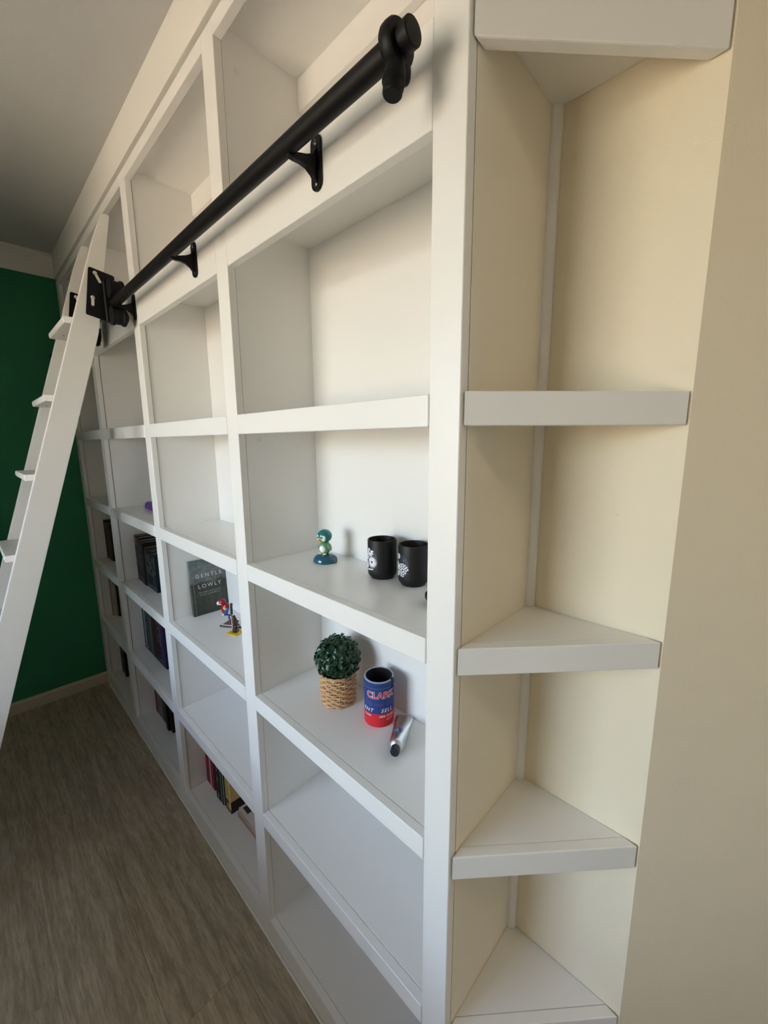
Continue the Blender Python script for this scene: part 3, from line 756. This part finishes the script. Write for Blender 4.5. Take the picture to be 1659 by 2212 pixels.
b = lathe([(0, 0.0215), (0.008, 0.0222), (0.0125, 0.028), (0.0135, 0.036), (0.0120, 0.044), (0.0090, 0.050), (0.0, 0.053)], 32)
body = obj('body', b, grn, pg, True)
obj('belly', ellipsoid((0, -0.0062, 0.0345), 0.0098, 0.0088, 0.0108, 20, 14), gw, pg, True)
obj('head', ellipsoid((0, 0, 0.0655), 0.0178, 0.0172, 0.0165, 32, 22), teal_g, pg, True)
for sx_ in (-1, 1):
    obj('face_patch', ellipsoid((0.0062 * sx_, -0.0118, 0.0618), 0.0064, 0.0062, 0.0088, 18, 12, rot=Matrix.Rotation(R(16 * sx_), 3, 'Y')), gw, pg, True)
    obj('eye', ellipsoid((0.0064 * sx_, -0.01745, 0.0640), 0.0021, 0.0012, 0.0029, 12, 8), eyek, pg, True)
    obj('wing', ellipsoid((0.0145 * sx_, 0.0000, 0.0400), 0.0030, 0.0060, 0.0100, 16, 10, rot=Matrix.Rotation(R(-24 * sx_), 3, 'Y')), grn, pg, True)
    obj('foot', ellipsoid((0.0062 * sx_, -0.0095, 0.0222), 0.0046, 0.0056, 0.0024, 14, 8), pale_y, pg, True)
obj('beak', ellipsoid((0, -0.0190, 0.0578), 0.0066, 0.0068, 0.0030, 16, 10), gy, pg, True)

# ------------------------------------------------------------------ cups
cup_m = mat('matt_black_stoneware', (0.009, 0.008, 0.0072), 0.5, bump=0.1, bscale=500, spec=0.3)
navy = mat('navy_glaze', (0.008, 0.020, 0.050), 0.4); motif = mat('white_glaze', (0.70, 0.70, 0.73), 0.4)
CR = 0.0330
def poly_on_cup(b, pts, ang0, z0, r=CR, lift=0.0003):
    vs_ = []
    for (s, t) in pts:
        a = ang0 + s / r
        vs_.append(b.verts.new(((r + lift) * math.cos(a), (r + lift) * math.sin(a), z0 + t)))
    try: b.faces.new(vs_)
    except ValueError: pass
def clip(pts, rad):
    out = []
    for (x, y) in pts:
        l = math.hypot(x, y)
        out.append((x, y) if l <= rad else (x * rad / l, y * rad / l))
    return out
def petal(cx, cy, a, r0, r1, w, n=6):
    pts = []
    for i in range(n + 1):
        t = i / n; s = r0 + (r1 - r0) * t
        pts.append((s, w * math.sin(math.pi * min(1, 0.12 + t * 0.88) ** 0.8) * 0.5 + 0.15 * w * (1 - t)))
    full = pts + [(s, -h_) for s, h_ in pts[::-1]]
    ca, sa = math.cos(a), math.sin(a)
    return [(cx + s * ca - h_ * sa, cy + s * sa + h_ * ca) for s, h_ in full]
def disc(cx, cy, r, n=14): return [(cx + r * math.cos(2 * math.pi * i / n), cy + r * math.sin(2 * math.pi * i / n)) for i in range(n)]
def make_cup(x, y, style, ang, label):
    c = thing('cup', label, 'cup', (x, y, Z2), 0, 'black cups on the penguin shelf')
    prof = [(0, 0.0015), (0.022, 0.0015), (0.0235, 0.0), (0.0255, 0.0), (0.0262, 0.003), (0.0300, 0.0055), (0.0323, 0.0095), (CR, 0.016), (CR, 0.0865), (0.0324, 0.0888), (0.0310, 0.0893), (0.0298, 0.0885),
            (0.0292, 0.084), (0.0290, 0.014), (0.024, 0.0075), (0, 0.007)]
    smooth_angle(obj('body', lathe(prof, 56), cup_m, c), 40)
    RM = 0.0265; zc = 0.0455
    bn, bw = bmesh.new(), bmesh.new()
    # navy roundel cut into strips so that it follows the wall of the cup
    N = 16
    for i in range(N):
        a0 = -RM + 2 * RM * i / N; a1 = -RM + 2 * RM * (i + 1) / N
        h0 = math.sqrt(max(0, RM * RM - a0 * a0)); h1 = math.sqrt(max(0, RM * RM - a1 * a1))
        pts = [(a0, -h0), (a1, -h1), (a1, h1), (a0, h0)]
        if h0 < 1e-6: pts = [(a0, 0), (a1, -h1), (a1, h1)]
        if h1 < 1e-6: pts = [(a0, -h0), (a1, 0), (a0, h0)]
        poly_on_cup(bn, pts, ang, zc, lift=0.0002)
    obj('roundel', bn, navy, c)
    P = []
    if style == 0:
        for i in range(20): P.append(petal(0.0105, -0.0045, 2 * math.pi * i / 20, 0.0026, 0.0148, 0.0027))
        for i in range(10): P.append(petal(0.004, 0.0185, 2 * math.pi * i / 10 + .2, 0.0024, 0.0125, 0.0048))
        for i in range(9): P.append(petal(-0.010, 0.006, 2 * math.pi * i / 9, 0.0022, 0.0095, 0.0050))
        for i in range(10): P.append(petal(-0.009, -0.014, 2 * math.pi * i / 10, 0.0018, 0.0085, 0.0040))
        for i in range(6): P.append(disc(0.004 + 0.004 * i - 0.008, -0.0235 + 0.0006 * i, 0.0019))
    else:
        for rr_, n_ in ((0.0042, 5), (0.0088, 10), (0.0132, 15)):
            for i in range(n_): P.append(disc(0.0105 + rr_ * math.cos(2 * math.pi * (i + .5 * (n_ % 2)) / n_), -0.0085 + rr_ * math.sin(2 * math.pi * (i + .5 * (n_ % 2)) / n_), 0.00205))
        for i in range(12): P.append(petal(-0.0105, -0.001, 2 * math.pi * i / 12, 0.0020, 0.0105, 0.0046))
        for i in range(9): P.append(petal(-0.004, 0.0195, 2 * math.pi * i / 9 + .2, 0.0016, 0.0070, 0.0040))
        P.append(disc(0.0135, 0.0130, 0.0008))
        for i in range(9): P.append(petal(-0.008, -0.019, 2 * math.pi * i / 9, 0.0015, 0.0072, 0.0036))
    for p in P:
        if math.hypot(sum(q_[0] for q_ in p) / len(p), sum(q_[1] for q_ in p) / len(p)) > RM - 0.001: continue
        poly_on_cup(bw, clip(p, RM - 0.0004), ang, zc, lift=0.0004)
    obj('flower_print', bw, motif, c)
    return c
def cam_ang(x, y): return math.atan2(-0.4718 - y, 0.3702 - x)
make_cup(-0.2635, 0.1700, 0, cam_ang(-0.2635, 0.17) - R(62), 'black cup with white chrysanthemum roundel, nearer the penguin')
make_cup(-0.1805, 0.1820, 1, cam_ang(-0.1805, 0.182) - R(62), 'black cup with beaded blossom roundel, nearer the end post')
dish = thing('dish', 'small black dish mostly hidden behind the end post', 'dish', (-0.0690, 0.1310, Z2))
smooth_angle(obj('bowl', lathe([(0, 0), (0.016, 0), (0.018, 0.002), (0.027, 0.007), (0.0305, 0.013), (0.0300, 0.0195), (0.0285, 0.0195), (0.027, 0.012), (0.016, 0.005), (0, 0.004)], 40), cup_m, dish), 40)

# ------------------------------------------------------------------ plant in a basket
wick = mat('wicker', (0.60, 0.36, 0.18), 0.55, var=0.18, vscale=90); wick_d = mat('basket_lining', (0.07, 0.035, 0.016), 0.8)
leaf_m = mat('boxwood_leaf', (0.018, 0.060, 0.026), 0.38, var=0.35, vscale=120)
pl = thing('potted_plant', 'round clipped artificial boxwood ball in a woven wicker basket', 'plant', (-0.4075, 0.1480, Z3))
pl.scale = (1.08, 1.08, 1.06)
bs = obj('basket', lathe([(0, 0.001), (0.0355, 0.001), (0.0385, 0.005), (0.0398, 0.074), (0.0380, 0.074), (0.0365, 0.006), (0, 0.004)], 40), wick_d, pl, True)
NS = 20
def brad(z): return 0.0395 + 0.0022 * math.sin(math.pi * min(1, max(0, z / 0.075)))
b = bmesh.new()
for i in range(NS):
    a = 2 * math.pi * i / NS
    tube([((brad(z) + 0.0002) * math.cos(a), (brad(z) + 0.0002) * math.sin(a), z) for z in (0.001, 0.025, 0.05, 0.077)], 0.0014, 6, bm=b)
obj('stake', b, wick, bs, True)
nrow = 12
for j in range(nrow):
    z = 0.0036 + j * 0.0062; b = bmesh.new(); path = []
    for k in range(NS * 6):
        a = 2 * math.pi * k / (NS * 6); ph = math.cos(NS / 2 * a * 1.0 + (math.pi if j % 2 else 0))
        rr_ = brad(z) + 0.0018 * ph; path.append((rr_ * math.cos(a), rr_ * math.sin(a), z + 0.0006 * math.sin(5 * a + j)))
    tube(path, 0.0028, 6, True, b)
    obj('weaver', b, wick, bs, True)
obj('rim', tube([(0.0415 * math.cos(2 * math.pi * k / 64), 0.0415 * math.sin(2 * math.pi * k / 64), 0.0768 + 0.0007 * math.sin(16 * 2 * math.pi * k / 64)) for k in range(64)], 0.0026, 8, True), wick, bs, True)
b = bmesh.new()
def leaf(b, c, nrm, size, spin):
    n = Vector(nrm).normalized(); t = n.orthogonal().normalized(); t = Matrix.Rotation(spin, 3, n) @ t; s = n.cross(t); c = Vector(c)
    L_, W_ = size, size * 0.78
    o_ = [(-0.5, 0, 0), (-0.22, .42, .05), (0.15, .5, .08), (0.5, 0, -0.04), (0.15, -.5, .08), (-0.22, -.42, .05)]
    vs_ = [b.verts.new(c + L_ * q_[0] * t + W_ * q_[1] * s + L_ * q_[2] * n) for q_ in o_]
    mid = [b.verts.new(c + L_ * -0.2 * t - 0.05 * L_ * n), b.verts.new(c + L_ * 0.15 * t - 0.04 * L_ * n)]
    for ids in ((vs_[0], vs_[1], mid[0]), (vs_[1], vs_[2], mid[1], mid[0]), (vs_[2], vs_[3], mid[1]), (vs_[3], vs_[4], mid[1]), (vs_[4], vs_[5], mid[0], mid[1]), (vs_[5], vs_[0], mid[0])):
        b.faces.new(ids)
BC = Vector((0, 0, 0.1125)); BR_ = 0.0525
for i in range(1100):
    zz = 1 - 2 * (i + .5) / 1100; a = i * 2.399963; rr_ = math.sqrt(1 - zz * zz)
    d_ = Vector((rr_ * math.cos(a), rr_ * math.sin(a), zz))
    if BC.z + d_.z * BR_ < 0.072: continue
    dist = BR_ * rng.uniform(0.80, 1.06)
    n_ = (d_ + 0.6 * Vector((rng.uniform(-1, 1), rng.uniform(-1, 1), rng.uniform(-1, 1)))).normalized()
    leaf(b, BC + d_ * dist, n_, rng.uniform(0.0100, 0.0140), rng.uniform(0, 6.28))
fo = obj('foliage', b, leaf_m, pl); fo['kind'] = 'stuff'
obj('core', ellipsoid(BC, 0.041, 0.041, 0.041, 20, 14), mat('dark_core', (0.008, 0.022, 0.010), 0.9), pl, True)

# ------------------------------------------------------------------ stubby holder with lettering
HR, HH = 0.0362, 0.1180
hx, hy = -0.2755, 0.1680
ch = thing('can_cooler', 'blue and red foam can holder with white lettering beside the plant', 'can holder', (hx, hy, Z3))
nb = mat('holder_blue', (0.012, 0.040, 0.190), 0.75, bump=0.3, bscale=900); nr = mat('holder_red', (0.62, 0.012, 0.022), 0.75, bump=0.3, bscale=900)
hk = mat('holder_black', (0.006, 0.006, 0.007), 0.85); hg = mat('holder_stitch_grey', (0.30, 0.33, 0.40), 0.8); hw_ = mat('holder_white', (0.80, 0.79, 0.78), 0.7)
lred = mat('lettering_red', (0.58, 0.025, 0.05), 0.7); ghost = mat('ghost_blue', (0.08, 0.12, 0.28), 0.75)
ca = cam_ang(hx, hy)
smooth_angle(obj('sleeve', lathe([(HR, 0.036), (HR + 0.0003, 0.07), (HR, 0.098), (HR - 0.0006, 0.1005), (HR + 0.0010, 0.1025), (HR + 0.0012, 0.1100), (HR + 0.0002, 0.1150)], 64), nb, ch), 50)
smooth_angle(obj('lower_band', lathe([(0, 0.0015), (0.030, 0.0), (HR - 0.0012, 0.001), (HR - 0.0002, 0.004), (HR - 0.0006, 0.0065), (HR, 0.009), (HR, 0.036)], 64), nr, ch), 50)
smooth_angle(obj('rim', lathe([(HR + 0.0002, 0.1150), (HR - 0.0004, 0.1172), (HR - 0.0022, 0.1180), (HR - 0.0042, 0.1168)], 64), hg, ch), 60)
smooth_angle(obj('lining', lathe([(HR - 0.0042, 0.1168), (HR - 0.0046, 0.06), (HR - 0.0046, 0.006), (0, 0.0055)], 48), hk, ch), 60)
b = bmesh.new()
for i in range(120):
    a = 2 * math.pi * i / 120
    bb = box(-0.00035, 0.00035, -0.0021, 0.0021, 0, 0.0004); bb.transform(Matrix.Translation(((HR + 0.0006) * math.cos(a), (HR + 0.0006) * math.sin(a), 0.1016)) @ Matrix.Rotation(a, 4, 'Z') @ Matrix.Rotation(R(90), 4, 'Y') @ Matrix.Rotation(R(90), 4, 'Z'))
    me_ = bpy.data.meshes.new('tmp'); bb.to_mesh(me_); bb.free(); b.from_mesh(me_); bpy.data.meshes.remove(me_)
obj('stitching', b, mat('thread_blue_grey', (0.10, 0.16, 0.27), 0.8), ch)['kind'] = 'stuff'
sa = ca + R(58)
bb = box(-0.004, 0.004, -0.0032, 0.0032, 0.094, 0.1205, 0.0012, seg=2); bb.transform(Matrix.Rotation(sa, 4, 'Z') @ Matrix.Translation((HR - 0.0022, 0, 0)))
obj('seam_strip', bb, hk, ch)
def hold_text(s, size, ang, z, m, lift=0.0005, offset=0.0, spacing=1.0, shear=0.0, name='lettering'):
    b = text_bm(s, size, offset, spacing, shear); bmesh.ops.subdivide_edges(b, edges=[e for e in b.edges if e.calc_length() > 0.004], cuts=2)
    obj(name, wrap(b, HR, ang, z, lift), m, ch)
hold_text('CLARK', 0.0220, ca + R(5), 0.0770, hw_, 0.0007, 0.00145, 1.04)
hold_text('CLARK', 0.0220, ca + R(5), 0.0770, lred, 0.0010, 0.00055, 1.04)
hold_text('SELL', 0.0130, ca + R(30), 0.0405, hw_, 0.0008, 0.00018, 1.25, 0.25)
hold_text('ENT', 0.0130, ca - R(46), 0.0405, hw_, 0.0008, 0.00018, 1.25, 0.25)
hold_text('s.com', 0.0082, ca - R(48), 0.0285, hw_, 0.0008, 0.00008, 1.05)
hold_text('1800 CLAR', 0.0082, ca + R(29), 0.0270, hw_, 0.0008, 0.00008, 1.05)
hold_text('2 5 2 7', 0.0062, ca + R(42), 0.0185, hw_, 0.0008, 0.0001, 1.0)
b = bmesh.new()
for i in range(6): poly_on_cup(b, [(-0.009 + i * 0.003, 0), (-0.006 + i * 0.003, 0), (-0.006 + i * 0.003, 0.0012), (-0.009 + i * 0.003, 0.0012)], ca + R(0), 0.0600, HR, 0.0007)
obj('dash', b, lred, ch)
def van(ang):
    b = bmesh.new()
    def strip(p0, p1, w=0.0004):
        n_ = 5
        for i in range(n_):
            q0 = (p0[0] + (p1[0] - p0[0]) * i / n_, p0[1] + (p1[1] - p0[1]) * i / n_); q1 = (p0[0] + (p1[0] - p0[0]) * (i + 1) / n_, p0[1] + (p1[1] - p0[1]) * (i + 1) / n_)
            v_ = Vector((q1[0] - q0[0], q1[1] - q0[1])).normalized(); nn = (-v_.y * w, v_.x * w)
            poly_on_cup(b, [(q0[0] + nn[0], q0[1] + nn[1]), (q1[0] + nn[0], q1[1] + nn[1]), (q1[0] - nn[0], q1[1] - nn[1]), (q0[0] - nn[0], q0[1] - nn[1])], ang, 0.060, HR, 0.0007)
    out = [(-0.010, -0.002), (-0.0095, 0.004), (-0.007, 0.0105), (0.004, 0.0105), (0.0075, 0.005), (0.010, 0.003), (0.010, -0.002), (-0.010, -0.002)]
    for p0, p1 in zip(out, out[1:]): strip(p0, p1)
    strip((-0.009, 0.0045), (0.0075, 0.0045)); strip((-0.003, 0.0045), (-0.003, 0.0105)); strip((-0.008, 0.001), (0.009, 0.001))
    for cx in (-0.006, 0.0055):
        d_ = disc(cx, -0.003, 0.0022, 10)
        for p0, p1 in zip(d_, d_[1:] + d_[:1]): strip(p0, p1, 0.0003)
    obj('vehicle_outline', b, ghost, ch)
van(ca - R(44)); van(ca + R(44))

# ------------------------------------------------------------------ metal tube of cream
alu = mat('tube_aluminium', (0.72, 0.72, 0.72), 0.26, metal=0.95, bump=0.25, bscale=90); capm = mat('cap_navy_black', (0.010, 0.010, 0.022), 0.3)
tb = thing('cream_tube', 'silver metal cream tube with dark cap lying beside the can holder', 'tube', (-0.1620, 0.1035, Z3))
tdir = Vector((-0.2335 + 0.1620, 0.2170 - 0.1035, 0)); tb.rotation_euler = (0, 0, math.atan2(tdir.y, tdir.x))
TLn = tdir.length
def tube_section(t):
    """t from 0 (shoulder) to 1 (crimp): half-width, half-height"""
    return 0.0160 + (0.0218 - 0.0160) * t, 0.0160 * (1 - t) ** 0.85 + 0.0007
NT, NA = 16, 32
def tube_pt(t, a):
    w, h_ = tube_section(t)
    zc = 0.0164 * (1 - t) + 0.0012 * t
    return Vector((0.012 + (TLn - 0.012) * t, w * math.sin(a), zc + h_ * math.cos(a)))
b = bmesh.new(); rings = [[b.verts.new(tube_pt(i / NT, 2 * math.pi * k / NA)) for k in range(NA)] for i in range(NT + 1)]
for A_, B_ in zip(rings, rings[1:]):
    for k in range(NA): b.faces.new((A_[k], B_[k], B_[(k + 1) % NA], A_[(k + 1) % NA]))
sh_ = [[b.verts.new((xx, rr_ * math.sin(2 * math.pi * k / NA), 0.0164 + rr_ * math.cos(2 * math.pi * k / NA))) for k in range(NA)] for xx, rr_ in ((0.011, 0.0163), (0.0095, 0.0160), (0.004, 0.0085))]
for A_, B_ in zip([rings[0]] + sh_, sh_):
    for k in range(NA): b.faces.new((B_[k], A_[k], A_[(k + 1) % NA], B_[(k + 1) % NA]))
b.faces.new(sh_[-1]); b.faces.new(rings[-1][::-1])
smooth_angle(obj('body', b, alu, tb), 45)
smooth_angle(obj('cap', lathe([(0, 0), (0.0096, 0), (0.0104, 0.001), (0.0104, 0.0150), (0.0092, 0.0168), (0.0046, 0.0168), (0.004, 0.0158), (0, 0.0158)], 8, mat_=axis_mat((0.0065, 0, 0.0164), (-1, 0, 0))), capm, tb), 25)
obj('crimp', box(TLn - 0.004, TLn + 0.001, -0.0214, 0.0214, 0.0006, 0.0030, 0.0004), alu, tb)
def on_tube(t, a, lift=0.0004):
    p = tube_pt(t, a); w, h_ = tube_section(t)
    n_ = Vector((0, math.sin(a) / max(w, 1e-4), math.cos(a) / max(h_, 1e-4))).normalized()
    return p + n_ * lift
def tube_patch(name, rows_, m_, lift=0.0004):
    b = bmesh.new(); g_ = [[b.verts.new(on_tube(t, a, lift)) for (t, a) in r_] for r_ in rows_]
    for A_, B_ in zip(g_, g_[1:]):
        for k in range(len(A_) - 1): b.faces.new((A_[k], A_[k + 1], B_[k + 1], B_[k]))
    obj(name, b, m_, tb)
# the camera's picture-left side of the tube is its +y side (a > 0)
tube_patch('red_stripe', [[(0.03 + 0.92 * i / 20, R(52) + (R(34)) * k / 4) for k in range(5)] for i in range(21)], mat('tube_red', (0.36, 0.03, 0.05), 0.35, metal=0.3))
emb = []
for rr_ in (0.0, 0.25, 0.5, 0.75, 1.0):
    emb.append([(0.34 + 0.125 * rr_ * math.cos(2 * math.pi * k / 24), R(14) + 0.66 * rr_ * math.sin(2 * math.pi * k / 24)) for k in range(25)])
tube_patch('emblem', emb, mat('emblem_blue', (0.020, 0.075, 0.22), 0.35), 0.0003)
pale_b = mat('emblem_pale', (0.55, 0.62, 0.70), 0.4)
def ring_(r0, r1, a0, a1, n=18): return [[(0.34 + 0.125 * rr_ * math.cos(a0 + (a1 - a0) * k / n), R(14) + 0.66 * rr_ * math.sin(a0 + (a1 - a0) * k / n)) for k in range(n + 1)] for rr_ in (r0, r1)]
tube_patch('emblem_mark', ring_(0.32, 0.46, -0.4, 3.9), pale_b, 0.0005)
tube_patch('emblem_mark', ring_(0.05, 0.2, 0, 6.28), pale_b, 0.0005)
for k in range(14):
    a0 = 2 * math.pi * k / 14
    tube_patch('emblem_letter', ring_(0.74, 0.90, a0, a0 + 0.24, 2), pale_b, 0.0005)
for k in range(5):
    tube_patch('small_print', [[(0.16 - 0.012 * (k % 2), R(2 + 9 * k)), (0.16 - 0.012 * (k % 2), R(7 + 9 * k))], [(0.175, R(2 + 9 * k)), (0.175, R(7 + 9 * k))]], mat('grey_print', (0.12, 0.12, 0.14), 0.5), 0.0007)
